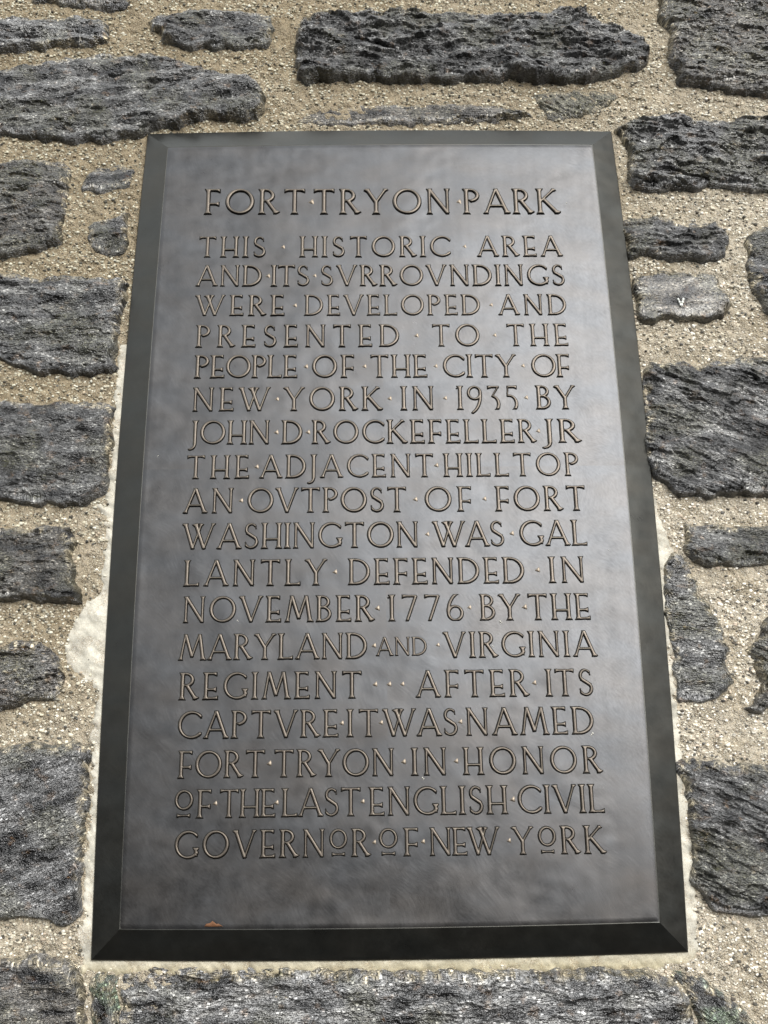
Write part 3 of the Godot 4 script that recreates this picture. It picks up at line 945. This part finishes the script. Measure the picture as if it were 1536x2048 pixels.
# How deep inside the letter a point lies, in cap heights.
func ink(p: Vector2, strokes: Array) -> float:
	var best := -1.0
	for s in strokes:
		if s[0] == "l":
			var a := Vector2(s[1], s[2])
			var e := Vector2(s[3], s[4]) - a
			var len := e.length()
			var raw := (p - a).dot(e) / (len * len)
			var t := clampf(raw, 0.0, 1.0)
			var w: float = s[5] * (1.18 if s[5] > 0.088 and s[5] < 0.15 and s[5] != THIN else 1.0)
			var flare := 0.0
			if s[6] & 1:
				flare = maxf(flare, 1.0 - t * len / 0.16)
			if s[6] & 2:
				flare = maxf(flare, 1.0 - (1.0 - t) * len / 0.16)
			w *= 1.0 + 0.85 * flare * flare
			var across := absf((p - a).cross(e)) / len
			var past := maxf(raw - 1.0, -raw) * len
			best = maxf(best, minf(w / 2.0 - across, 0.035 - past) if past > -0.05 and across < 0.2 else w / 2.0 - (p - a - e * t).length())
		else:
			var q := p - Vector2(s[1], s[2])
			var rx: float = s[3]
			var ry: float = s[4]
			var ang := rad_to_deg(atan2(q.y / ry, q.x / rx))
			var a0: float = s[5]
			var a1: float = s[6]
			while ang < a0:
				ang += 360.0
			while ang >= a0 + 360.0:
				ang -= 360.0
			var w: float = s[7] * 1.22
			if ang <= a1:
				var r := sqrt(q.x * q.x / (rx * rx) + q.y * q.y / (ry * ry))
				var g := sqrt(q.x * q.x / pow(rx, 4) + q.y * q.y / pow(ry, 4)) + 1e-6
				var th := deg_to_rad(ang)
				best = maxf(best, w * (0.78 + 0.30 * absf(cos(th + 0.35))) / 2.0 - absf(r - 1.0) * r / g)
			else:
				for b in [a0, a1]:
					best = maxf(best, w * 0.40 - (q - Vector2(rx * cos(deg_to_rad(b)), ry * sin(deg_to_rad(b)))).length())
	return best


func letter_mesh(c: String) -> Mesh:
	var g := glyph(c)
	var low := -0.32 if c in "J9" else 0.0
	var x0 := -0.24 if c in "J9" else -0.06
	var x1: float = g[0] + 0.06
	var step := 1.0 / 52.0
	var nx := int((x1 - x0) / step) + 2
	var ny := int((1.06 - low + 0.05) / step) + 2
	var pos := PackedVector3Array()
	var col := PackedColorArray()
	var uv := PackedVector2Array()
	var keep := PackedByteArray()
	for j in ny:
		for i in nx:
			var p := Vector2(x0 + i * step, low - 0.05 + j * step)
			var d := ink(p, g[1])
			if low == 0.0:
				d = minf(d, p.y + 0.018)
			d = minf(d, 1.018 - p.y)
			var t := clampf((d + 0.004) / 0.070, 0.0, 1.0)
			var z := 0.078 * sqrt(1.0 - (1.0 - t) * (1.0 - t)) if d > -0.004 else (d + 0.004) * 2.0
			pos.append(Vector3(p.x, p.y, maxf(z, -0.08) - 0.010))
			var wear_shade := smoothstep(0.060, 0.078, z)
			var c3 := Color(0.034, 0.030, 0.025).lerp(Color(0.108, 0.094, 0.076), wear_shade)  # tops worn brighter; the shading of the sides is put into the dark colour
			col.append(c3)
			uv.append(p * 0.06 + Vector2(c.unicode_at(0) * 0.17, 0.3))
			keep.append(1 if d > -0.012 else 0)
	return sheet(nx, ny, pos, col, uv, keep)


func dot_mesh() -> Mesh:
	var st = SurfaceTool.new()
	st.begin(Mesh.PRIMITIVE_TRIANGLES)
	var top := Vector3(0.01, 0.0, 0.075)
	var rim := [Vector3(-0.085, -0.02, -0.02), Vector3(0.06, 0.10, -0.02), Vector3(0.085, -0.085, -0.02)]
	for k in 3:
		var a = rim[k]
		var b = rim[(k + 1) % 3]
		var m = (a + b) / 2.0 * 1.18
		for p in [top, a, m, top, m, b]:
			st.set_color(Color(0.17, 0.145, 0.11))
			st.set_uv(Vector2(p.x, p.y))
			st.add_vertex(p)
	st.generate_normals()
	return st.commit()


func lettering(plaque: Node3D):
	var shapes := {}
	var dot := dot_mesh()
	for ln in LINES:
		var a := Vector2(ln[0], ln[1]) * 0.001
		var b := Vector2(ln[2], ln[3]) * 0.001
		var line = Node3D.new()
		line.name = "inscription_line"
		plaque.add_child(line, true)
		var whole: float = ln[4] * 0.001
		for entry in ln[5]:
			var w = entry.split(" ")
			var word: String = w[0]
			var x0 := float(w[1]) * 0.001
			if word == ".":
				var yd := lerpf(a.y, b.y, (x0 - a.x) / (b.x - a.x)) + whole * 0.5
				var o = part("word_dot", dot, letter_mat, line)
				o.position = Vector3(x0, yd, FACE)
				o.scale = Vector3(1.4, 1.4, 1.0) * whole
				continue
			var x1 := float(w[2]) * 0.001 - (0.17 * whole if word[0] == "J" else 0.0)
			var small := word == "and"
			word = word.to_upper() if small else word
			var cap := whole * (0.72 if small else 1.0)
			var total := 0.0
			for c in word:
				total += glyph(c)[0]
			var gap := 0.0
			var fit := 1.0          # letters keep their shape; only their width gives a little when the word is tight
			if word.length() > 1:
				gap = ((x1 - x0) / cap - total) / (word.length() - 1)
				if gap < 0.06:
					gap = 0.06
					fit = ((x1 - x0) / cap - gap * (word.length() - 1)) / total
				elif gap > 0.26:
					gap = 0.26 if word.length() < 9 else gap
					fit = ((x1 - x0) / cap - gap * (word.length() - 1)) / total
			var x := x0 + (0.17 * cap if word[0] == "J" else 0.0)      # the tail of a J hangs back under the word
			for c in word:
				if not shapes.has(c):
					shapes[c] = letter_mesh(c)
				var y := lerpf(a.y, b.y, (x - a.x) / (b.x - a.x)) + (whole * 0.10 if small else 0.0)
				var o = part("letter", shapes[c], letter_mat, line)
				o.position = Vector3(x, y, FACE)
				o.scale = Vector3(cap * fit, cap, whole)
				x += (glyph(c)[0] * fit + gap) * cap
